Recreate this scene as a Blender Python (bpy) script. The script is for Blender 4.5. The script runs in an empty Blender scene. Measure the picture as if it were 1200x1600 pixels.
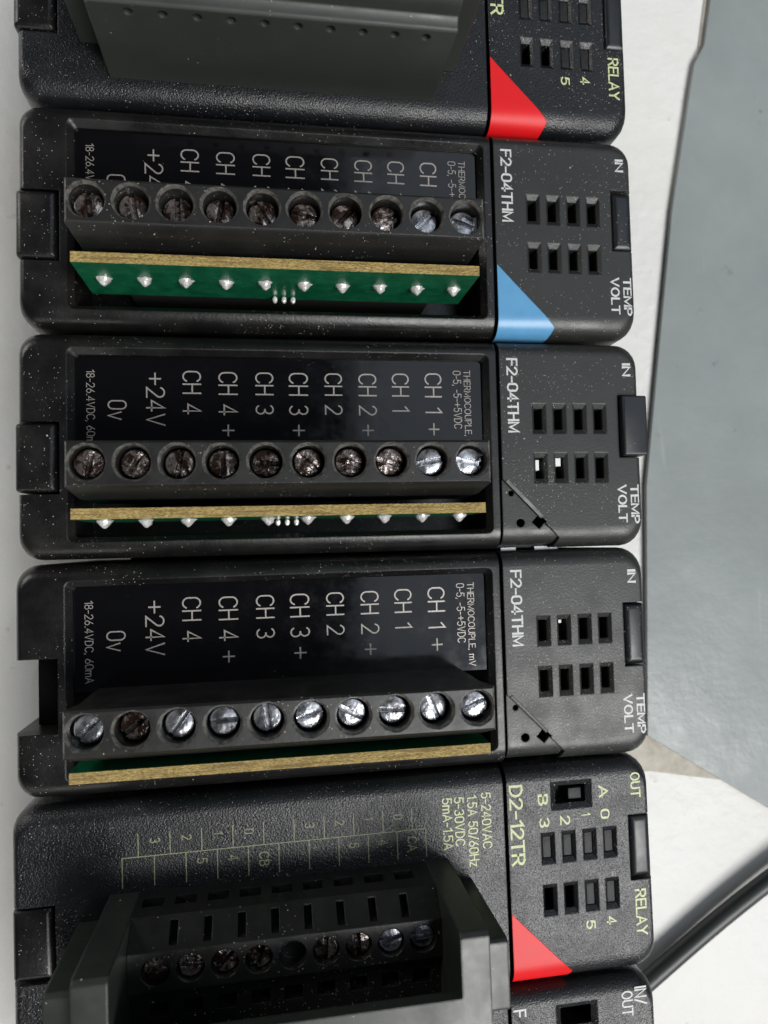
import bpy, bmesh, math, random
from mathutils import Vector, Matrix
rnd = random.Random(7)
MM = 0.001
sc = bpy.context.scene
COL = sc.collection

# ------------------------------------------------------------------ camera
cam_d = bpy.data.cameras.new('camera'); cam = bpy.data.objects.new('camera', cam_d); COL.objects.link(cam)
cam_d.sensor_fit = 'VERTICAL'; cam_d.sensor_height = 36.0; cam_d.lens = 36.0*1126.68/1600
cam_d.clip_start = 0.005; cam_d.clip_end = 20
RV = Vector((-0.04462090, 0.15507374, 0.02051354))          # world -> camera rotation vector, from the vanishing points
Rw = Matrix.Rotation(RV.length, 3, RV.normalized())
CAM = Vector((32.753, -60.572, 100.680))
mw = Rw.transposed().to_4x4(); mw.translation = CAM*MM
cam.matrix_world = mw
cam_d.dof.use_dof = True; cam_d.dof.focus_distance = 0.098; cam_d.dof.aperture_fstop = 32
sc.camera = cam
# ------------------------------------------------------------------ world
w = bpy.data.worlds.new('World'); sc.world = w; w.use_nodes = True
w.node_tree.nodes['Background'].inputs[0].default_value = (0.80, 0.88, 1.0, 1)
w.node_tree.nodes['Background'].inputs[1].default_value = 0.03
sc.view_settings.view_transform = 'Standard'; sc.view_settings.look = 'None'
sc.view_settings.exposure = 0.0; sc.view_settings.gamma = 1.0
sc.cycles.max_bounces = 6
# ------------------------------------------------------------------ lamps (ceiling lights of the workshop and added fills)
def area(name, loc, target, sx, sy, power, col):
    d = bpy.data.lights.new(name, 'AREA'); d.shape = 'RECTANGLE'; d.size = sx; d.size_y = sy; d.energy = power; d.color = col
    o = bpy.data.objects.new(name, d); COL.objects.link(o); o.location = loc
    o.rotation_euler = (Vector(target)-Vector(loc)).to_track_quat('-Z', 'Y').to_euler()
    return o
area('ceiling_light_key', (0.60, -0.72, 1.25), (0.045, -0.06, 0), 0.75, 0.7, 24, (1.0, 0.985, 0.96))
area('ceiling_light_wide', (0.91, 0.1, 1.30), (0.91, 0.1, 0), 1.42, 2.9, 12, (0.80, 0.88, 1.0))
area('fill_light_low', (-0.3, -1.6, 0.50), (0.02, -0.06, 0), 1.4, 0.35, 3.5, (1.0, 0.98, 0.95))  # wide low fill for the highlights along the modules' lower edges
area('fill_light_left', (-1.30, 0.95, 0.70), (0.0, 0.0, 0), 0.7, 0.5, 10, (1.0, 0.98, 0.95))  # low fill added to brighten the table at the left

# ------------------------------------------------------------------ materials
class NT:
    def __init__(s, name):
        s.m = bpy.data.materials.new(name); s.m.use_nodes = True; s.t = s.m.node_tree; s.t.nodes.clear()
        s.out = s.n('ShaderNodeOutputMaterial'); s.b = s.n('ShaderNodeBsdfPrincipled')
        s.t.links.new(s.b.outputs[0], s.out.inputs[0]); s.tc = s.n('ShaderNodeTexCoord').outputs['Object']
    def n(s, ty, **k):
        x = s.t.nodes.new(ty)
        for a, v in k.items(): setattr(x, a, v)
        return x
    def l(s, a, b): s.t.links.new(a, b)
    def set(s, **k):
        for a, v in k.items():
            i = s.b.inputs[a.replace('_', ' ')]
            if hasattr(v, 'is_linked') or hasattr(v, 'links'): s.l(v, i)
            else: i.default_value = v if not (isinstance(v, tuple) and len(v) == 3) else (*v, 1)
    def coord(s, stretch=(1, 1, 1), rand=True):
        mp = s.n('ShaderNodeMapping'); mp.inputs['Scale'].default_value = stretch; s.l(s.tc, mp.inputs[0])
        if rand:
            oi = s.n('ShaderNodeObjectInfo'); c = s.n('ShaderNodeCombineXYZ')
            s.l(oi.outputs['Random'], c.inputs[0]); s.l(oi.outputs['Random'], c.inputs[1]); s.l(c.outputs[0], mp.inputs['Location'])
        return mp.outputs[0]
    def noise(s, scale, detail=3, rough=.5, v=None):
        x = s.n('ShaderNodeTexNoise'); x.inputs['Scale'].default_value = scale; x.inputs['Detail'].default_value = detail
        x.inputs['Roughness'].default_value = rough; s.l(v if v is not None else s.tc, x.inputs['Vector']); return x.outputs['Fac']
    def ramp(s, f, stops):
        r = s.n('ShaderNodeValToRGB'); e = r.color_ramp.elements
        while len(e) < len(stops): e.new(.5)
        for i, (p, c) in enumerate(stops):
            e[i].position = p; e[i].color = (*c, 1) if isinstance(c, tuple) else (c, c, c, 1)
        s.l(f, r.inputs[0]); return r.outputs[0]
    def mix(s, f, a, b):
        x = s.n('ShaderNodeMix', data_type='RGBA')
        for i, v in ((0, f), (6, a), (7, b)):
            if hasattr(v, 'links'): s.l(v, x.inputs[i])
            else: x.inputs[i].default_value = v if i == 0 else (*v, 1)
        return x.outputs[2]
    def math(s, op, a, b=0.0):
        x = s.n('ShaderNodeMath', operation=op)
        for i, v in enumerate((a, b)):
            if hasattr(v, 'links'): s.l(v, x.inputs[i])
            else: x.inputs[i].default_value = v
        return x.outputs[0]
    def bump(s, h, strength=.3, dist=.0001, normal=None):
        x = s.n('ShaderNodeBump'); x.inputs['Strength'].default_value = strength; x.inputs['Distance'].default_value = dist
        s.l(h, x.inputs['Height'])
        if normal is not None: s.l(normal, x.inputs['Normal'])
        s.l(x.outputs[0], s.b.inputs['Normal']); return x.outputs[0]
    def bevel(s, r):
        x = s.n('ShaderNodeBevel'); x.samples = 4; x.inputs['Radius'].default_value = r; return x.outputs[0]
    def dust(s, v, scale=1500, size=.17, lo=.5, hi=.75, pscale=60):
        """pale dust: fine grains in patches and sparse larger specks, kept only where a patch noise allows"""
        patch = s.ramp(s.noise(pscale, 5, .7, v), [(lo+.03, 0.0), (hi, 1.0)]); tot = None
        for sc_, sz, dens in ((scale*3.0, size*1.4, .65), (scale*1.2, size, .10), (scale*.45, size*.5, .025)):
            vo = s.n('ShaderNodeTexVoronoi'); vo.inputs['Scale'].default_value = sc_
            wv = s.n('ShaderNodeVectorMath', operation='ADD'); s.l(v, wv.inputs[0])
            nz = s.n('ShaderNodeTexNoise'); nz.inputs['Scale'].default_value = sc_*1.6; s.l(v, nz.inputs['Vector'])
            sm = s.n('ShaderNodeVectorMath', operation='SCALE'); s.l(nz.outputs['Color'], sm.inputs[0]); sm.inputs['Scale'].default_value = .5/sc_
            s.l(sm.outputs[0], wv.inputs[1]); s.l(wv.outputs[0], vo.inputs['Vector'])
            sep = s.n('ShaderNodeSeparateColor'); s.l(vo.outputs['Color'], sep.inputs[0])
            keep = s.math('LESS_THAN', sep.outputs[0], s.math('MULTIPLY', patch, dens))
            dot = s.math('LESS_THAN', vo.outputs['Distance'], s.math('MULTIPLY', sep.outputs[1], sz))
            q = s.math('MULTIPLY', s.math('MULTIPLY', dot, keep), s.math('ADD', s.math('MULTIPLY', sep.outputs[2], .7), .25))
            tot = q if tot is None else s.math('MAXIMUM', tot, q)
        return tot

def plastic(name, base, rough=.5, grain=2600, gstr=.25, dist=.00006, dust=(.5, .8), bev=.00025, spec=.5, dcol=(.55, .52, .46), scratch=True):
    s = NT(name); v = s.coord()
    d = s.dust(v, lo=dust[0]-.1, hi=dust[1]-.1, size=.21)
    film = s.ramp(s.noise(140, 5, .7, v), [(.45, 0.0), (.85, .05)])
    c = s.mix(film, base, (.16, .145, .12)); c = s.mix(d, c, dcol)
    s.set(Base_Color=c, Specular_IOR_Level=spec)
    r = s.ramp(s.noise(220, 4, .6, v), [(.3, rough-.09), (.7, rough+.09)])
    s.set(Roughness=s.math('MAXIMUM', r, s.math('MULTIPLY', d, .9)))
    h = s.noise(grain, 2, .5, v)
    if scratch:
        sv = s.coord((1, .12, 1)); sh = s.ramp(s.noise(1500, 2, .5, sv), [(.66, 0.0), (.7, .5)])
        h = s.math('ADD', h, s.math('MULTIPLY', sh, .25))
    s.bump(h, gstr, dist, s.bevel(bev) if bev else None)
    return s.m
M = {}
M['housing'] = plastic('black_plastic', (.0045, .0042, .0043), .35, 2600, .35, .00006)
M['panel'] = plastic('charcoal_plastic', (.019, .020, .0185), .42, 3200, .40, .00006, dust=(.48, .8))
M['relay'] = plastic('grained_black_plastic', (.0065, .0072, .009), .32, 4600, .8, .00011, dust=(.5, .85))
M['clip'] = plastic('slate_plastic', (.010, .0115, .014), .36, 2600, .2, .00004, dust=(.62, .9))
M['block'] = plastic('terminal_plastic', (.0105, .0105, .010), .40, 1500, .3, .00006, dust=(.52, .85), bev=.0001)
M['cover'] = plastic('green_grey_plastic', (.034, .039, .035), .42, 1800, .12, .00004, dust=(.6, .9), bev=.0004)
M['frame'] = plastic('dark_green_grey_plastic', (.023, .0265, .0235), .38, 1800, .15, .00004, dust=(.6, .9), bev=.0004)
M['inner'] = plastic('glossy_black_plastic', (.009, .0095, .0085), .33, 1500, .3, .00006, dust=(.5, .85), bev=.0002)
M['base'] = plastic('base_plastic', (.008, .008, .008), .6, 1800, .2, .00004, dust=(.6, .9), bev=0)
def simple(name, base, rough, metal=0.0, bumps=None, spec=.5, tint=None, bev=0):
    s = NT(name); v = s.coord(); s.set(Base_Color=base, Roughness=rough, Metallic=metal, Specular_IOR_Level=spec)
    if tint: s.set(Base_Color=s.mix(s.ramp(s.noise(tint[0], 4, .6, v), [(.35, 0.0), (.7, 1.0)]), base, tint[1]))
    nb = s.bevel(bev) if bev else None
    if bumps: s.bump(s.noise(bumps[0], 3, .55, v), bumps[1], bumps[2], nb)
    elif nb is not None: s.l(nb, s.b.inputs['Normal'])
    return s.m
M['rim'] = simple('worn_plastic_rim', (.15, .145, .13), .55, bumps=(3000, .6, .0001), tint=(1500, (.02, .02, .018)))
M['void'] = simple('pocket_shade_black', (.0015, .0015, .0015), .8, spec=.08)  # near black: the empty clip pocket's shade is put into the colour
M['edge_highlight'] = simple('painted_edge_highlight', (.22, .22, .21), .3, bumps=(1500, .4, .0001), tint=(500, (.09, .09, .085)))  # pale tone paints the highlight on the marker recess chamfer
M['dark'] = simple('dark_inside', (.004, .004, .004), .7)
M['red'] = simple('red_plastic', (.74, .008, .012), .42, spec=.3, bumps=(700, .12, .00004), tint=(700, (.66, .012, .014)), bev=.0002)
M['blue'] = simple('blue_plastic', (.105, .32, .56), .33, bumps=(700, .1, .00004), tint=(300, (.085, .28, .50)), bev=.0002)
M['white_ink'] = simple('white_ink', (.66, .67, .66), .5, tint=(4000, (.42, .42, .41)))
M['lime_ink'] = simple('lime_ink', (.64, .70, .38), .5, tint=(4000, (.36, .40, .2)))
M['dim_ink'] = simple('dim_lime_ink', (.30, .32, .19), .5, tint=(3500, (.14, .15, .09)))  # dimmer lime for the terminal diagram and its characters
M['silver_ink'] = simple('silver_ink', (.43, .40, .37), .42, metal=.4, tint=(4000, (.30, .27, .24)))
M['pipe'] = simple('smoky_light_pipe', (.02, .022, .022), .5, bumps=(1500, .5, .0001), spec=.25, tint=(1800, (.012, .012, .013)))
M['component'] = simple('white_component', (.8, .8, .78), .4)
M['cable'] = simple('cable_rubber', (.022, .026, .025), .42, bumps=(400, .2, .0001), tint=(90, (.035, .04, .036)))
M['gap_white'] = simple('table_glimpse', (.75, .75, .73), .35, metal=.5)  # pale strips painted as the white table behind the gap
# glossy label film
s = NT('glossy_label'); v = s.coord(); d = s.dust(v, scale=1800, lo=.55, hi=.85)
s.set(Base_Color=s.mix(d, (.0035, .0035, .0045), (.4, .37, .32)), Specular_IOR_Level=.5)
r = s.ramp(s.noise(300, 5, .7, v), [(.35, .05), (.75, .22)]); s.set(Roughness=s.math('MAXIMUM', r, s.math('MULTIPLY', d, .8)))
s.bump(s.noise(120, 3, .5, v), .12, .0001); M['label'] = s.m
# circuit board
s = NT('board_green'); v = s.coord()
s.set(Base_Color=s.mix(s.ramp(s.noise(500, 4, .6, v), [(.35, 0.0), (.7, 1.0)]), (.004, .085, .036), (.012, .14, .065)), Roughness=.22)
s.bump(s.noise(900, 2, .5, v), .15, .00005); M['green'] = s.m
s = NT('board_edge'); v = s.coord((.3, 1, 1))
f = s.noise(7500, 3, .7, v); f2 = s.noise(900, 4, .7, s.coord((.5, 1, 1)))
c = s.ramp(f, [(.32, (.10, .06, .02)), (.46, (.30, .21, .065)), (.64, (.50, .38, .13))])
f3 = s.noise(2600, 2, .5, s.coord((.05, 1, 1)))
c = s.mix(s.ramp(f2, [(.45, 0.0), (.7, .6)]), c, (.17, .11, .035)); c = s.mix(s.ramp(f3, [(.56, 0.0), (.64, .6)]), c, (.12, .07, .02))
s.set(Base_Color=c, Roughness=.65); s.bump(f, .9, .00015); M['edge'] = s.m
s = NT('solder'); v = s.coord(); s.set(Base_Color=(.86, .85, .82), Metallic=.55, Roughness=.36)
s.bump(s.noise(2500, 2, .5, v), .6, .0002); M['solder'] = s.m
# screws: plated steel, clean or grimy
def steel(name, clean):
    s = NT(name); v = s.coord(); f = s.noise(420, 5, .7, v)
    dirt = (.022, .011, .007) if not clean else (.06, .05, .042)
    a, b = ((.40, .53) if not clean else (.50, .66))
    k = s.ramp(f, [(a, 0.0), (b, 1.0)])
    s.set(Base_Color=s.mix(k, (.43, .38, .355) if not clean else (.50, .51, .54), dirt), Metallic=s.math('SUBTRACT', 1.0, s.math('MULTIPLY', k, .5)),
          Roughness=s.ramp(s.noise(700, 3, .6, v), [(.35, .14 if not clean else .2), (.7, .38)]))
    s.bump(s.noise(620, 3, .55, v), .9 if not clean else .4, .0004, s.bevel(.0001)); return s.m
M['steel'] = steel('clean_steel', True); M['steel_dirty'] = steel('grimy_steel', False)
# table: painted white board with faint stains and pits
s = NT('white_table_paint'); v = s.tc
c = s.mix(s.ramp(s.noise(25, 6, .65, v), [(.45, 0.0), (.75, .5)]), (.70, .695, .67), (.57, .55, .49))
c = s.mix(s.ramp(s.noise(260, 4, .7, v), [(.66, 0.0), (.74, .55)]), c, (.42, .39, .34))
s.set(Base_Color=c, Roughness=.5)
s.bump(s.math('ADD', s.noise(260, 5, .6, v), s.math('MULTIPLY', s.noise(60, 3, .5, v), 1.4)), .55, .0007); M['table'] = s.m
s = NT('grey_panel_paint'); v = s.tc
c = s.mix(s.ramp(s.noise(30, 5, .6, v), [(.35, 0.0), (.75, 1.0)]), (.265, .29, .285), (.20, .222, .22))
c = s.mix(s.ramp(s.noise(170, 5, .7, v), [(.67, 0.0), (.74, .6)]), c, (.12, .12, .11))
sc1 = s.ramp(s.noise(380, 2, .4, s.coord((1, .05, 1), False)), [(.70, 0.0), (.725, .35)])
c = s.mix(sc1, c, (.36, .38, .37))
s.set(Base_Color=c, Roughness=s.ramp(s.noise(45, 5, .7, v), [(.35, .3), (.7, .55)])); s.bump(s.noise(140, 4, .6, v), .3, .0006, s.bevel(.0003)); M['board'] = s.m
s = NT('tan_shadow_wedge'); v = s.tc  # tan of the painted table shadow; the backing strip shares it
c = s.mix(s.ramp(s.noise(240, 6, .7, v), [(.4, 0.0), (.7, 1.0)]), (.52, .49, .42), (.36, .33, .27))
s.set(Base_Color=c, Roughness=.8); s.bump(s.noise(600, 4, .6, v), .5, .0003); M['tan_shade'] = s.m

# ------------------------------------------------------------------ mesh helpers (millimetres)
def prof_ring(x0, x1, y0, y1, c, n=6):
    """rounded rectangle; c = corner radii (x0y0, x1y0, x1y1, x0y1)"""
    P = []
    for (cx, cy, a, r) in ((x0, y0, 180, c[0]), (x1, y0, 270, c[1]), (x1, y1, 0, c[2]), (x0, y1, 90, c[3])):
        sx = 1 if cx == x0 else -1; sy = 1 if cy == y0 else -1
        for i in range(n+1):
            t = math.radians(a+90*i/n)
            P.append((cx+sx*r+r*math.cos(t), cy+sy*r+r*math.sin(t)))
    return P
def loft(rings, caps=True):
    """rings: list of (points2d, z)"""
    V = []; F = []; n = len(rings[0][0])
    for P, z in rings: V += [(x, y, z) for x, y in P]
    for k in range(len(rings)-1):
        for i in range(n):
            j = (i+1) % n; F.append((k*n+i, k*n+j, (k+1)*n+j, (k+1)*n+i))
    if caps: F.append(tuple(range(n))[::-1]); F.append(tuple((len(rings)-1)*n+i for i in range(n)))
    return V, F
def box(x0, x1, y0, y1, z0, z1): return loft([([(x0, y0), (x1, y0), (x1, y1), (x0, y1)], z0), ([(x0, y0), (x1, y0), (x1, y1), (x0, y1)], z1)])
def rbox(x0, x1, y0, y1, z0, z1, r=.4, e=.25, n=3):
    def R(i): return prof_ring(x0+i, x1-i, y0+i, y1-i, [max(r-i, .02)]*4, n)
    return loft([(R(0), z0)] + [(R(e*(1-math.cos(t))), z1-e+e*math.sin(t)) for t in (0, .5, 1.05, 1.57)])
def cyl(x, y, z0, z1, r, n=24, r2=None):
    c = [(x+r*math.cos(2*math.pi*i/n), y+r*math.sin(2*math.pi*i/n)) for i in range(n)]
    r2 = r if r2 is None else r2
    d = [(x+r2*math.cos(2*math.pi*i/n), y+r2*math.sin(2*math.pi*i/n)) for i in range(n)]
    return loft([(c, z0), (d, z1)])
def hull_yz(x0, x1, prof):
    """prism along X with a YZ profile (counter-clockwise seen from +X)"""
    n = len(prof); V = [(x0, y, z) for y, z in prof]+[(x1, y, z) for y, z in prof]
    F = [(i, n+i, n+(i+1) % n, (i+1) % n) for i in range(n)]; F.append(tuple(range(n))); F.append(tuple(range(n, 2*n))[::-1])
    return V, F
def merge(*parts):
    V = []; F = []
    for v, f in parts:
        o = len(V); V += list(v); F += [tuple(o+i for i in g) for g in f]
    return V, F
def raw(name, vf, scale=True):
    me = bpy.data.meshes.new(name); k = MM if scale else 1
    me.from_pydata([(x*k, y*k, z*k) for x, y, z in vf[0]], [], vf[1]); me.validate()
    bm = bmesh.new(); bm.from_mesh(me); bmesh.ops.recalc_face_normals(bm, faces=bm.faces); bm.to_mesh(me); bm.free()
    return me
def boolean(name, base, cutters):
    """base minus every cutter, worked out in millimetres and scaled afterwards"""
    a = bpy.data.objects.new('tmp_base', raw('tmp', base, False)); COL.objects.link(a); tmp = [a]
    for c in cutters:
        b = bpy.data.objects.new('tmp_cut', raw('tmp', c, False)); COL.objects.link(b); tmp.append(b)
        m = a.modifiers.new('b', 'BOOLEAN'); m.operation = 'DIFFERENCE'; m.solver = 'EXACT'; m.object = b
    dg = bpy.context.evaluated_depsgraph_get(); me = bpy.data.meshes.new_from_object(a.evaluated_get(dg))
    me.name = name
    for o in tmp:
        d = o.data; bpy.data.objects.remove(o); bpy.data.meshes.remove(d)
    me.transform(Matrix.Scale(MM, 4)); me.materials.clear()
    return me
def smooth(me, deg=35, flat=False):
    bm = bmesh.new(); bm.from_mesh(me)
    for f in bm.faces: f.smooth = True
    big = max((f.calc_area() for f in bm.faces), default=0)*.06
    for e in bm.edges:
        if len(e.link_faces) == 2 and (e.calc_face_angle(0) > math.radians(deg) or (flat and any(f.calc_area() > big for f in e.link_faces))): e.smooth = False
    bm.to_mesh(me); bm.free(); return me
def part(name, me, mat, parent=None, label=None, loc=None, rotz=None):
    if isinstance(me, tuple): me = smooth(raw(name, me))
    if mat is not None and not len(me.materials): me.materials.append(M[mat])
    o = bpy.data.objects.new(name, me); COL.objects.link(o)
    if parent is not None: o.parent = parent
    if label: o['label'] = label
    if loc: o.location = Vector(loc)*MM
    if rotz is not None: o.rotation_euler = (0, 0, rotz)
    return o
def thing(name, label, cat, loc=(0, 0, 0), rotz=0, group=None):
    o = bpy.data.objects.new(name, None); COL.objects.link(o); o.empty_display_size = .01
    o.location = Vector(loc)*MM; o.rotation_euler = (0, 0, rotz); o['label'] = label; o['category'] = cat
    if group: o['group'] = group
    return o
def arc(cx, cy, rx, ry, a0, a1, n=9):
    return [(cx+rx*math.cos(math.radians(a0+(a1-a0)*i/n)), cy+ry*math.sin(math.radians(a0+(a1-a0)*i/n))) for i in range(n+1)]
def stadium(w, y0=0.0, y1=1.0):
    r = w/2
    return arc(r, y1-r, r, r, 0, 180)+arc(r, y0+r, r, r, 180, 360)+[(w, y1-r)]
W = .52
GL = {   # single-stroke letters: width, strokes on a 1-high cell
 '0': (W, [stadium(W)]), 'O': (.62, [arc(.31, .5, .31, .5, 0, 360, 22)]), 'I': (0, [[(0, 0), (0, 1)]]),
 '1': (.24, [[(0, .78), (.24, 1), (.24, 0)]]),
 '2': (W, [arc(.26, .74, .26, .26, 165, -40, 10)+[(0, 0), (W, 0)]]),
 '3': (W, [arc(.25, .75, .25, .25, 150, -90, 10), arc(.26, .25, .26, .26, 90, -150, 10)]),
 '4': (.56, [[(.40, 0), (.40, 1), (0, .27), (.56, .27)]]),
 '5': (W, [[(.48, 1), (.08, 1), (.03, .55)]+arc(.25, .32, .27, .32, 120, -150, 11)]),
 '6': (W, [arc(.26, .28, .26, .28, 0, 360, 14), [(.02, .33), (.38, 1)]]),
 '8': (W, [arc(.26, .75, .22, .25, 0, 360, 14), arc(.26, .26, .26, .26, 0, 360, 14)]),
 'A': (.62, [[(0, 0), (.31, 1), (.62, 0)], [(.1, .32), (.52, .32)]]),
 'B': (.54, [[(0, 0), (0, 1), (.28, 1)]+arc(.28, .765, .22, .235, 90, -90, 8)+[(0, .53)], [(.28, .53)]+arc(.28, .265, .26, .265, 90, -90, 8)+[(0, 0)]]),
 'C': (.56, [arc(.3, .68, .3, .32, 25, 180, 8)+arc(.3, .32, .3, .32, 180, 335, 8)]),
 'D': (.56, [[(0, 0), (0, 1), (.2, 1)]+arc(.2, .5, .36, .5, 90, -90, 12)+[(0, 0)]]),
 'E': (.46, [[(.46, 1), (0, 1), (0, 0), (.46, 0)], [(0, .52), (.42, .52)]]),
 'F': (.46, [[(.46, 1), (0, 1), (0, 0)], [(0, .5), (.42, .5)]]),
 'H': (.54, [[(0, 0), (0, 1)], [(.54, 0), (.54, 1)], [(0, .52), (.54, .52)]]),
 'L': (.44, [[(0, 1), (0, 0), (.44, 0)]]), 'M': (.68, [[(0, 0), (0, 1), (.34, .12), (.68, 1), (.68, 0)]]),
 'N': (.56, [[(0, 0), (0, 1), (.56, 0), (.56, 1)]]),
 'P': (.50, [[(0, 0), (0, 1), (.25, 1)]+arc(.25, .73, .25, .27, 90, -90, 8)+[(0, .46)]]),
 'R': (.54, [[(0, 0), (0, 1), (.27, 1)]+arc(.27, .74, .25, .26, 90, -90, 8)+[(0, .48)], [(.27, .48), (.54, 0)]]),
 'T': (.56, [[(0, 1), (.56, 1)], [(.28, 1), (.28, 0)]]), 'U': (.54, [[(0, 1), (0, .27)]+arc(.27, .27, .27, .27, 180, 360, 9)+[(.54, 1)]]),
 'V': (.60, [[(0, 1), (.30, 0), (.60, 1)]]), 'Y': (.58, [[(0, 1), (.29, .48), (.58, 1)], [(.29, .48), (.29, 0)]]),
 'v': (.46, [[(0, .70), (.23, 0), (.46, .70)]]), 'z': (.40, [[(0, .7), (.40, .7), (0, 0), (.40, 0)]]),
 'm': (.72, [[(0, 0), (0, .7)], [(0, .5)]+arc(.18, .5, .18, .2, 180, 0, 7)+[(.36, 0)], [(.36, .5)]+arc(.54, .5, .18, .2, 180, 0, 7)+[(.72, 0)]]),
 '+': (.60, [[(0, .48), (.60, .48)], [(.30, .18), (.30, .78)]]), '-': (.34, [[(0, .44), (.34, .44)]]), '=': (.5, [[(0, .44), (.5, .44)]]),
 '.': (.1, [[(0, .01), (.1, .01)]]), ',': (.06, [[(.06, .05), (0, -.14)]]), '/': (.40, [[(0, -.05), (.40, 1.05)]]), ' ': (.26, [])}
def stroke_text(txt, wt, gap):
    """flat ribbons along every stroke; returns verts, faces, total width"""
    V = []; F = []; x = 0; lay = 0
    for ch in txt:
        wd, st = GL[ch]
        for pts in st:
            P_ = [Vector((x+a, b)) for a, b in pts]
            closed = (P_[0]-P_[-1]).length < 1e-6
            if closed: P_ = P_[:-1]
            n = len(P_); o = len(V); z = lay*.0025; lay = (lay+1) % 4
            for i, p in enumerate(P_):
                a = P_[i-1] if (i > 0 or closed) else p-(P_[1]-p)
                b = P_[(i+1) % n] if (i < n-1 or closed) else p+(p-P_[i-1])
                d0 = (p-a).normalized(); d1 = (b-p).normalized(); t = (d0+d1)
                t = t.normalized() if t.length > 1e-4 else d0
                nn = Vector((-t.y, t.x)); k = 1/max(.45, abs(nn.dot(Vector((-d0.y, d0.x)))))
                e = Vector((0, 0))
                if not closed and i == 0: e = -d1*wt*.5
                if not closed and i == n-1: e = d0*wt*.5
                for sgn in (-1, 1):
                    q = p+e+nn*sgn*wt*.5*k; V.append((q.x, q.y, z))
            for i in range(n if closed else n-1):
                j = (i+1) % n; F.append((o+2*i, o+2*j, o+2*j+1, o+2*i+1))
        x += wd+gap
    return V, F, x-gap
def lettering(txt, xb, xt, ys, ye, z, mat, parent, weight=.13, name='lettering', gap=.2):
    """text reading down the module: letters' feet at xb, tops at xt, from y=ys down to y=ye"""
    V, F, wd = stroke_text(txt, weight, gap)
    if ye is None: ye = ys-(xt-xb)*wd
    k = weight/2; q = []
    for x, y, zz in V:
        t = (x+k)/(wd+2*k); h = (y+k)/(1+2*k)
        q.append((xb+(xt-xb)*h, ys+(ye-ys)*t, z+zz))
    me = raw('lettering', (q, F)); up = sum(p.normal.z*p.area for p in me.polygons)
    if up < 0: me.flip_normals()
    return part(name, me, mat, parent)
# ------------------------------------------------------------------ module housings
TOP, DROP, RLO, RHI, HY, DIV = 1.2, 2.6, 3.0, 2.3, 30.35, 65.25
def shell(x0, x1, left_round, right_round, depth=-33.5):
    rx = 1.1; R = []
    cl = 2.8 if left_round else .05; cr = 3.2 if right_round else .05
    R.append((prof_ring(x0, x1, 0, HY, (cl, cr, cr, cl)), depth))
    for k in range(0, 15):
        t = math.pi/2*k/14; i = 1-math.cos(t); z = TOP-DROP+DROP*math.sin(t)
        a = x0+(rx*i if left_round else 0); b = x1-(rx*i if right_round else 0)
        g = lambda c: max(c-rx*i*.6, .05) if c > 1 else c
        R.append((prof_ring(a, b, RLO*i, HY-RHI*i, (g(cl), g(cr), g(cr), g(cl))), z))
    return loft(R)
def surf_z(y):
    if y < RLO: u = (RLO-max(y, 0))/RLO; return TOP-DROP+DROP*math.sqrt(max(0, 1-u*u))
    if y > HY-RHI: u = (min(y, HY)-HY+RHI)/RHI; return TOP-DROP+DROP*math.sqrt(max(0, 1-u*u))
    return TOP
def marker_vf(off0, off1, shrink=0.0, x0=65.75):
    """triangle that wraps round the lower edge, between two offsets from the housing surface"""
    S = [(10.3-shrink*2, 0)]
    ys = [8, 6, 4.5, 3.6] + [RLO*(1-math.sin(math.pi/2*k/8)) for k in range(0, 9)]
    rows = []
    for y in [10.3-shrink*2.2]+ys:
        z = surf_z(y)
        if y < RLO:
            u = (RLO-y)/RLO; th = math.asin(min(1, u)); n = Vector((0, -math.sin(th), math.cos(th)))
        else: n = Vector((0, 0, 1))
        xr = x0+(10.3-y)*.97 if y > 1.3 else x0+8.73-(1.3-y)*.55
        rows.append((x0+shrink*.5, max(xr-shrink, x0+shrink*.5+.06), y, z, n))
    rows.append((rows[-1][0], rows[-1][1]-.1, 0, TOP-DROP-1.2, Vector((0, -1, 0))))
    V = []; F = []
    for (a, b, y, z, n) in rows:
        for off in (off0, off1):
            for x in (a, b): V.append((x, y+n.y*off, z+n.z*off))
    for k in range(len(rows)-1):
        o = 4*k; p = o+4
        F += [(o+2, o+3, p+3, p+2), (o+1, o, p, p+1), (o, o+2, p+2, p), (o+3, o+1, p+1, p+3)]
    F += [(0, 1, 3, 2), tuple(4*(len(rows)-1)+i for i in (2, 3, 1, 0))]
    return V, F
WX = (70.5, 73.6, 76.75, 79.85)
def window_cut(x, y, w, h, bx=.42, by=.72, bz=.5, deep=-5):
    return loft([([(x+bx, y+by), (x+w-bx, y+by), (x+w-bx, y+h-by), (x+bx, y+h-by)], deep),
                 ([(x+bx, y+by), (x+w-bx, y+by), (x+w-bx, y+h-by), (x+bx, y+h-by)], TOP-bz),
                 ([(x, y), (x+w, y), (x+w, y+h), (x, y+h)], TOP+.002),
                 ([(x, y), (x+w, y), (x+w, y+h), (x, y+h)], TOP+1)])
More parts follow.
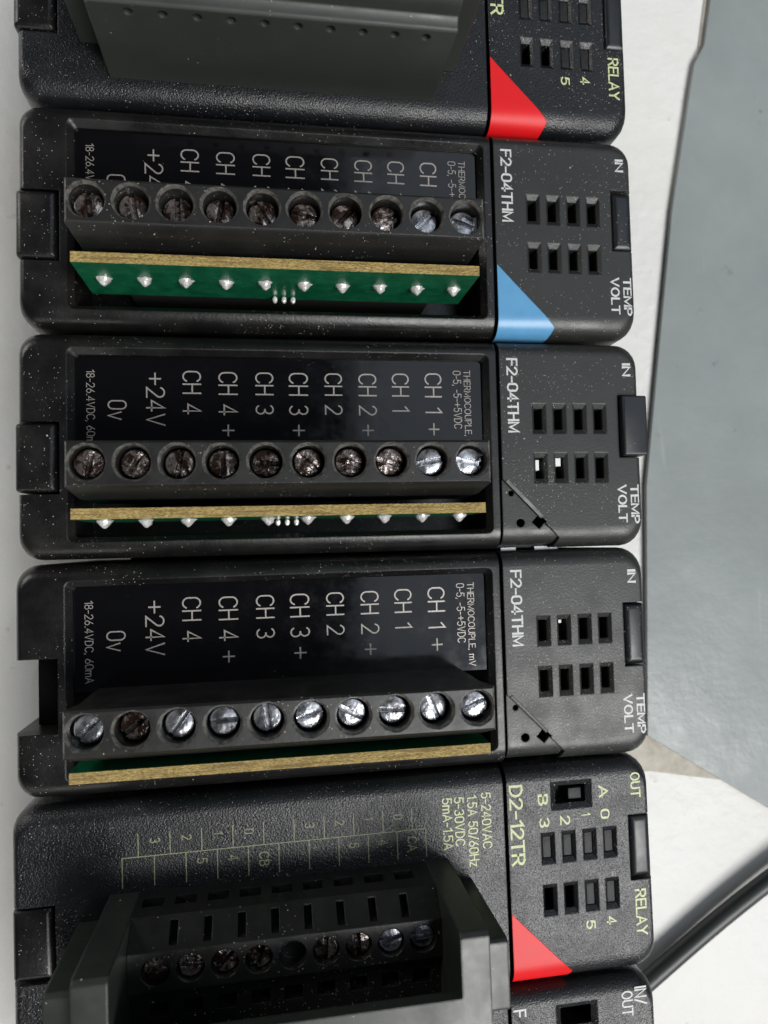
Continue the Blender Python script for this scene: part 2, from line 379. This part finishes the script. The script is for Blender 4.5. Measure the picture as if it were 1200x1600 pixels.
def panel_mesh(tri, clip, switch, name):
    cuts = [window_cut(x, y, 2.1, 4.5) for x in WX for y in (16.5, 9.3)]
    if switch: cuts.append(window_cut(72.2, 23.9, 6.3, 4.1, .9, .8))
    cuts.append(box(83.8, 95, 13.0, 22.3, -12, 8))
    if tri:
        cuts.append(marker_vf(-.5, 1.0, .12, 65.6))
        cuts += [cyl(67.1, 7.95, -6, 4, .42, 16), cyl(68.4, 3.65, -6, 4, .62, 18)]
        c, d = (71.15, 3.75), 1.05; r = math.radians(-42)
        P = [(c[0]+d*math.cos(r+math.pi/4+i*math.pi/2), c[1]+d*math.sin(r+math.pi/4+i*math.pi/2)) for i in range(4)]
        cuts.append(loft([(P, -6), (P, 4)]))
    return smooth(boolean(name, shell(65.75, 87.6, False, True), cuts), 28, True)
def recess_cut():
    a = prof_ring(6.4, 64.2, 2.1, 28.1, (.9,)*4, 4); b = prof_ring(7.25, 63.35, 2.9, 27.3, (.5,)*4, 4)
    return loft([(b, -9), (b, .35), (a, TOP+.003), (a, TOP+2)])
meshes = {}
notch = lambda deep: box(-2, 5.5, 8.6, 18.2, -14, 8)
meshes['body_thm'] = smooth(boolean('housing', shell(0, DIV, True, False), [recess_cut(), notch(0)]), 28, True)
meshes['body_relay'] = smooth(boolean('housing', shell(0, DIV, True, False), [box(12.6, 56.6, 3.4, 18.4, -9, 6), notch(0)]), 28, True)
meshes['panel_tri'] = panel_mesh(True, True, False, 'indicator_panel')
meshes['panel_plain'] = panel_mesh(False, True, False, 'indicator_panel')
meshes['panel_switch'] = panel_mesh(False, True, True, 'indicator_panel')

# screws
def screw_vf(r=1.72, slot=.29, dep=.8):
    parts = [cyl(0, 0, -4, -dep, r*.97, 28)]
    for s in (1, -1):
        def D(rr, sl):
            a0 = math.asin(sl/rr); n = 12
            return [(rr*math.cos(a0+(math.pi-2*a0)*i/n), s*rr*math.sin(a0+(math.pi-2*a0)*i/n)) for i in range(n+1)]
        parts.append(loft([(D(r, slot), -dep-.2), (D(r, slot), -.16), (D(r*.93, slot+.03), -.03), (D(r*.6, slot+.05), .09), (D(r*.35, slot+.06), .12)]))
    return merge(*parts)
SM = {}
for k, m in (('clean', 'steel'), ('dirty', 'steel_dirty')):
    me = smooth(raw('screw', screw_vf()), 30); me.materials.append(M[m]); SM[k] = me
def place_screw(x, y, z, kind, parent, scale=1.0):
    o = part('screw', SM[kind], None, parent, loc=(x, y, z))
    o.rotation_euler = (rnd.uniform(-.09, .09), rnd.uniform(-.09, .09), rnd.uniform(0, math.pi)); o.scale = (scale,)*3
    return o
SX = [11.75+5.125*i for i in range(10)]
def term_block():
    def R(x0, x1, y0, y1): return [(x0, y0), (x1, y0), (x1, y1), (x0, y1)]
    base = loft([(R(10.4, 59.1, 7.3, 13.9), -.3), (R(10.2, 59.3, 7.3, 13.9), 10.0), (R(9.35, 60.15, 8.5, 13.9), 13.25), (R(9.6, 59.9, 8.75, 13.6), 13.5)])
    cuts = []
    for x in SX:
        n = 26; j = [1+rnd.uniform(-.02, .035) for _ in range(n)]
        ring = lambda r, w=0: [(x+r*(j[i] if w else 1)*math.cos(2*math.pi*i/n), 11.35+r*(j[i] if w else 1)*math.sin(2*math.pi*i/n)) for i in range(n)]
        cuts.append(loft([(ring(2.02), 8.5), (ring(2.02), 12.95), (ring(2.3, 1), 13.52), (ring(2.3, 1), 15)]))
    me = smooth(boolean('terminal_block', base, cuts), 30); me.materials.append(M['block']); me.materials.append(M['rim'])
    for p in me.polygons:
        c = p.center/MM
        if 12.98 < c.z < 13.49 and 8.9 < c.y < 13.55 and min(abs(c.x-x) for x in SX) < 2.3: p.material_index = 1
    return me
meshes['block'] = term_block()
# circuit board with gold-coloured laminate edge
def board():
    vf = box(9.3, 60.2, 4.85, 6.15, -.5, 10.7); me = raw('circuit_board', vf); me.materials.append(M['green']); me.materials.append(M['edge'])
    for p in me.polygons:
        if abs(p.normal.y) < .5: p.material_index = 1
    return me
meshes['board'] = board()
def blob(r, h, n=9, seed=0):
    q = random.Random(seed); rings = []
    for k, (f, z) in enumerate(((1, 0), (.86, .25), (.6, .6), (.3, .9), (.12, 1.05))):
        rings.append(([(r*f*(1+q.uniform(-.26, .26))*math.cos(2*math.pi*i/n), r*f*(1+q.uniform(-.26, .26))*math.sin(2*math.pi*i/n)) for i in range(n)], z*h))
    V, F = loft(rings)
    return [(x, -z, y) for x, y, z in V], F          # points to -Y
SOLD = []
for k in range(3):
    me = smooth(raw('solder_joint', blob(.95, .95, 13, k)), 60); me.materials.append(M['solder']); SOLD.append(me)
me = raw('chip_leg', merge(rbox(-.35, .35, -.5, .5, 0, .5))); me.materials.append(M['solder']); LEG = me

THM_TEXT = [("18-26.4VDC, 60mA",8.6,9.7,25.4,14.6),("0v",11.3,13.8,21.3,18.6),("+24V",16.3,18.8,25.1,17.8),("CH 4",21.1,23.6,25.4,19.4),
 ("CH 4 +",25.9,28.5,25.3,16.4),("CH 3",30.9,33.4,25.3,19.4),("CH 3 +",35.5,38.2,25.3,16.4),("CH 2",40.5,43.0,25.3,19.4),("CH 2 +",45.3,47.9,25.3,16.4),
 ("CH 1",50.1,52.6,25.4,19.9),("CH 1 +",54.9,57.4,25.5,16.5),("0-5, -5-+5VDC",59.1,60.3,25.9,17.5),("THERMOCOUPLE, mV",60.7,61.7,26.0,14.1)]
def side_clip(root, z=1.5, x0=0.0, up=0.0, mat='housing'):
    return part('retaining_clip', rbox(x0, 5.2, 8.9, 18.0, -10, z, .5, .8), mat, root)
def right_clip(root, raised):
    if raised:
        o = part('release_clip', rbox(84.1, 87.9, 13.25, 22.1, -7, 2.2, .3, .3), 'clip', root)
    else:
        o = part('release_clip', rbox(84.05, 87.3, 13.2, 22.1, -9, 1.05, .25, .9), 'clip', root)
    return o
def thermo_module(label, y0, dx, rot, marker, clip, raised, screws, group):
    root = thing('input_module', label, 'module', (dx, y0, 0), rot, group)
    part('housing', meshes['body_thm'], 'housing', root)
    part('indicator_panel', meshes['panel_plain' if marker else 'panel_tri'], 'panel', root)
    part('inner_wall', box(66.5, 82.5, 1, 29, -6.5, -5.2), 'dark', root)
    lp = part('label_plate', box(7.3, 63.3, 13.5, 27.25, -1, 0), 'label', root)
    for t in THM_TEXT: lettering(*t, .02, 'silver_ink', lp, .095 if len(t[0]) > 8 else .085)
    for t in (("F2-04THM",66.8,68.5,27.6,16.7),("IN",84.7,86.0,27.1,25.1),("TEMP",85.3,86.6,9.0,3.2),("VOLT",83.3,84.7,9.0,3.4)):
        lettering(*t, TOP+.02, 'white_ink', root, .165)
    tb = part('terminal_block', meshes['block'], 'block', root)
    for x, k in zip(SX, screws): place_screw(x, 11.35, 11.6+rnd.uniform(-.3, .2), k, tb)
    cb = part('circuit_board', meshes['board'], None, root)
    part('pin_header', box(14, 56, 5.3, 6.0, -9, -.52), 'dark', root)
    for i in range(10): part('solder_joint', SOLD[i % 3], None, cb, loc=(12.05+5.1*i, 4.86, 5.5+rnd.uniform(-.15, .15)), rotz=0)
    for i in range(3): part('component_leg', LEG, None, cb, loc=(33.7+1.25*i, 4.4, .3))
    bits = {1: ((71.1, 11.3, .5, 1.5), (74.1, 11.9, .85, 1.15)), 2: ((74.15, 19.6, .6, .45),)}.get(int(-y0//31)+0, ())
    for bx_, by_, bw_, bh_ in bits: part('white_component', box(bx_, bx_+bw_, by_, by_+bh_, -5.1, TOP-(.9 if bh_ > .5 else 1.3)), 'component', root)
    if not marker:
        e0, e1 = Vector((66.35, 9.75)), Vector((71.5, 4.45)); dd = (e1-e0).normalized(); nn = Vector((-dd.y, dd.x))*.24
        Q = [tuple(e0-nn), tuple(e1-nn), tuple(e1+nn), tuple(e0+nn)]
        part('added_highlight_bar', loft([(Q, .5), (Q, TOP+.12)]), 'edge_highlight' if y0 > -3*P+1 else 'panel', root)  # thin bar added for the highlight along the recess chamfer
    if marker: part('colour_marker', marker_vf(-.35, .1), marker, root)
    if y0 < -3*P+1: part('table_glimpse', merge(box(66.6, 68.9, HY+.03, HY+.42, -7, -2.0), box(71.8, 75.4, HY+.03, HY+.5, -7, -2.0)), 'gap_white', root)  # added pale strips standing in for the table glimpsed through the gap
    if clip: side_clip(root)
    else: part('clip_pocket_shade', rbox(1.6, 5.4, 8.65, 18.15, -20, -4.0, .2, .1), 'void', root)
    right_clip(root, raised)
    return root
def relay_panel_parts(root, lit=True, white=False):
    ink = 'lime_ink'
    for t in (("D2-12TR",66.1,68.1,28.0,16.8),("OUT",84.4,85.9,28.3,24.7),("A",79.5,80.9,26.9,25.1),("B",70.3,71.8,26.4,24.8),("0",79.6,81.0,23.5,22.1),("1",76.7,78.1,23.2,None),
              ("2",73.5,75.0,23.1,21.8),("3",70.4,71.9,23.1,21.7),("4",79.8,81.3,8.4,7.2),("5",76.7,78.1,8.2,6.9),("RELAY",84.3,86.0,11.7,5.2)):
        lettering(*t, TOP+.02, ink, root, .15)
# removable connector: one frame (raised ends joined by a lower bar) round an open middle with screw terminals
def connector(root, cover):
    X0, X1, H = 12.2, 57.0, 20.3
    px = [19.2+4.0*i for i in range(9)]
    if not cover:
        core = hull_yz(16.02, 53.58, [(5.7, 0), (18.8, 0), (18.8, 8.0), (16.0, 11.0), (11.4, 11.0), (10.9, 9.2), (5.7, 9.2)][::-1])
        cuts = []
        for i, x in enumerate(px):
            cuts.append(cyl(x, 13.8, 8.6, 13, 1.65, 20))
            if i < 8: cuts.append(box(x+1.5, x+2.45, 16.4, 18.3, 3.0, 12))
            cuts.append(box(x-2.4, x+.2, 16.6, 20, 3.2, 5.6))
            cuts.append(box(x-1.1, x+1.1, 7.6, 9.2, 6.4, 12))
        tb = part('terminal_block', smooth(boolean('terminal_block', core, cuts), 35), 'inner', root)
        for i, x in enumerate(px):
            if i != 4: place_screw(x, 13.8, 10.2, 'clean' if i > 6 else 'dirty', tb, .86)
    low = [(3, 0), (18.8, 0), (18.8, H-.5), (18.3, H), (8.2, H), (7.4, 19.6), (6.4, 19.2), (5.5, 18.9), (4.9, 18.2), (4.65, 17.3), (4.6, 16.0), (4.3, 15.7), (3.25, 15.5), (3.0, 15.2)]
    cuts = [] if cover else [box(16, 53.6, 11.9, 25, -9, 30), box(16, 53.6, 5.7, 12.5, -9, 18.7)]
    for i in range(10):
        x = 16.9+4.03*i; V, F = cyl(0, 0, 0, 1, .58, 14, .42)
        cuts.append(([(x+a, 2.8+1.5*c, 14.0+b) for a, b, c in V], F))
    fr = boolean('cover_frame', hull_yz(X0, X1, low[::-1]), cuts)
    part('terminal_cover' if cover else 'connector_frame', smooth(fr, 35), 'cover' if cover else 'frame', root)
    for a, b, h in ((8.4, X0-.05, 16.6), (X1+.05, 60.2, 16.8)):
        part('locking_tab', hull_yz(a, b, [(7.5, 1.25), (15.8, 1.25), (15.8, h-.4), (15.4, h), (7.9, h), (7.5, h-.4)][::-1]), 'cover' if cover else 'frame', root)
def relay_module(label, y0, dx, rot, group, cover, dy=0):
    root = thing('relay_module', label, 'module', (dx, y0, 0), rot, group)
    part('housing', meshes['body_relay'], 'relay', root)
    part('indicator_panel', meshes['panel_switch'], 'relay', root)
    part('inner_wall', box(66.5, 82.5, 1, 29, -6.5, -5.2), 'dark', root)
    relay_panel_parts(root)
    for i, x in enumerate(WX):
        for j, y in enumerate((16.5, 9.3)):
            if j == 1 and i < 2: continue
            part('indicator_light', rbox(x+.47, x+1.63, y+.78, y+3.72, -3, TOP-.58, .1, .06), 'pipe', root)
    sw = part('slide_switch', merge(rbox(73.1, 77.6, 24.7, 27.2, -4, -2.2, .1, .1), rbox(75.3, 77.3, 24.9, 26.5, -2.4, .1, .1, .1)), 'pipe', root)
    part('colour_marker', marker_vf(-.35, .1), 'red', root)
    z = TOP+.02
    for t in (("5-240VAC",62.0,63.4,27.4,19.7),("1.5A 50/60Hz",60.0,61.4,27.2,17.4),("5-30VDC",58.1,59.5,27.1,20.4),("5mA-1.5A",56.4,57.8,27.1,20.0)):
        lettering(*t, z, 'lime_ink', root, .13)
    up = ["3", "2", "1", "0", "", "3", "2", "1", "0"]; lo = ["", "", "5", "4", "CB", "", "", "5", "4", "CA"]
    for i, c in enumerate(up):
        if c: lettering(c, 17.25+4.03*i, 18.55+4.03*i, 25.5, None, z, 'dim_ink', root, .12)
    for i, c in enumerate(lo):
        if c: lettering(c, 15.15+4.02*i, 16.5+4.02*i, 22.3, None, z, 'dim_ink', root, .12, gap=.28)
    q = lambda a, b, c, d: ([(a, c, z), (b, c, z), (b, d, z), (a, d, z)], [(0, 1, 2, 3)])
    L = [q(13.7, 54.0, 23.17, 23.29)]
    L += [q(15.8+4.03*i-.06, 15.8+4.03*i+.06, 23.29, 26.2) for i in range(10)] + [q(13.76+4.02*i-.06, 13.76+4.02*i+.06, 19.4, 23.17) for i in range(11)]
    part('terminal_diagram', merge(*L), 'dim_ink', root)
    connector(root, cover)
    side_clip(root, 1.6 if cover else 1.05, -.1 if cover else .2)
    right_clip(root, False)
    return root

P = 31.0
G = 'controller modules clipped side by side'
relay_module('black relay output module with red corner triangle and grey-green terminal cover, topmost in view', 0.35, 0.0, 0.0, G, True)
D, K = 'dirty', 'clean'
thermo_module('black thermocouple input module with blue corner triangle and green circuit board face showing', -P+.25, 0.1, 0.0, 'blue', True, False, [D,D,D,D,D,D,D,D,K,K], G)
thermo_module('black thermocouple input module without colour marker, right clip standing proud, brownish screws', -2*P+.2, 0.0, 0.0, None, True, True, [D,D,D,D,D,D,D,D,K,K], G)
thermo_module('black thermocouple input module with its left clip missing, bright silver screws', -3*P+.25, -0.3, 0.004, None, False, False, [K,D,K,K,K,K,K,K,K,K], G)
relay_module('black relay output module with red corner triangle, uncovered connector and printed terminal diagram', -4*P+.0, -.55, 0.012, G, False)
# sixth module, only its indicator end is in view
root = thing('combination_module', 'black module with IN/ OUT lettering and switch window at the bottom right edge of view', 'module', (-.8, -5*P+.1, 0), 0.012, G)
part('housing', meshes['body_relay'], 'relay', root); part('indicator_panel', meshes['panel_switch'], 'relay', root)
part('inner_wall', box(66.5, 82.5, 1, 29, -6.5, -5.2), 'dark', root)
for t in (("IN/",84.1,85.9,29.0,26.4),("OUT",82.1,83.8,28.6,25.1),("F",66.0,67.9,28.1,27.0)): lettering(*t, TOP+.02, 'white_ink', root, .145)
right_clip(root, False)

# ------------------------------------------------------------------ rack base, table, panel, painted shadow, cable
TZ = -39
rb = thing('mounting_base', 'dark plastic base plate beneath the row of modules', 'base plate', (0, 0, TZ))
part('plate', box(8, 82, -190, 60, 0, 6), 'base', rb)
t = raw('table_top', box(-500, 600, -600, 500, TZ-20, TZ)); o = part('table_top', t, 'table'); o['kind'] = 'structure'
# grey panel
A = [(144.3, 74.1), (142.0, 62.2), (139.1, 57.1), (138.0, 52), (131.4, 19.2), (126.6, -14.3), (121.8, -48.5), (119.6, -107.5), (150, -126.6), (330, -240), (420, 300), (160, 160)]
k = (100.68+37.6)/160.68
A = [(CAM.x+(x-CAM.x)*k, CAM.y+(y-CAM.y)*k) for x, y in A]
g = thing('grey_panel', 'large dull grey painted metal panel lying at the right beside the modules', 'panel', (0, 0, 0))
part('sheet', loft([(A, -38.6), (A, -37.6)]), 'board', g)
part('backing_strip', loft([([(A[1][0]-1.0, A[1][1]-2), (A[1][0]+6, A[1][1]-2), (A[0][0]+30, A[11][1]), (A[11][0]-1.0, A[11][1])], -38.95), ([(A[1][0]-1.0, A[1][1]-2), (A[1][0]+6, A[1][1]-2), (A[0][0]+30, A[11][1]), (A[11][0]-1.0, A[11][1])], -38.65)]), 'tan_shade', g)
c = loft([([(90, -108.0), (108.3, -108.4), (127.2, -111.9), (138, -104), (138, -90), (90, -90)], TZ), ([(90, -108.0), (108.3, -108.4), (127.2, -111.9), (138, -104), (138, -90), (90, -90)], TZ+.35)])  # thin tan sheet added as the wedge of shadow on the table
o = part('tan_shadow_wedge', smooth(raw('tan_shadow_wedge', c)), 'tan_shade'); o['label'] = 'tan sheet standing in for the shadow on the table beside the grey panel'; o['category'] = 'tan_shade'
# cable
def tube(pts, r, n=14):
    V = []; F = []
    P_ = [Vector(p) for p in pts]
    for i, p in enumerate(P_):
        d = (P_[min(i+1, len(P_)-1)]-P_[max(i-1, 0)]).normalized(); a = d.cross(Vector((0, 0, 1))).normalized(); b = d.cross(a)
        for q in range(n):
            t = 2*math.pi*q/n; V.append(tuple(p+a*r*math.cos(t)+b*r*math.sin(t)))
    for i in range(len(P_)-1):
        for q in range(n): F.append((i*n+q, i*n+(q+1) % n, (i+1)*n+(q+1) % n, (i+1)*n+q))
    return V, F
pts = []
for i in range(40):
    t = i/39; x = 78+t*130; y = -148.3+(x-105)*.60+1.2*math.sin((x-105)/14); z = TZ+2.0+t*3
    pts.append((x, y, z))
o = part('power_cable', smooth(raw('power_cable', tube(pts, 1.8))), 'cable'); o['label'] = 'thick black round cable running diagonally over the white table top'; o['category'] = 'cable'
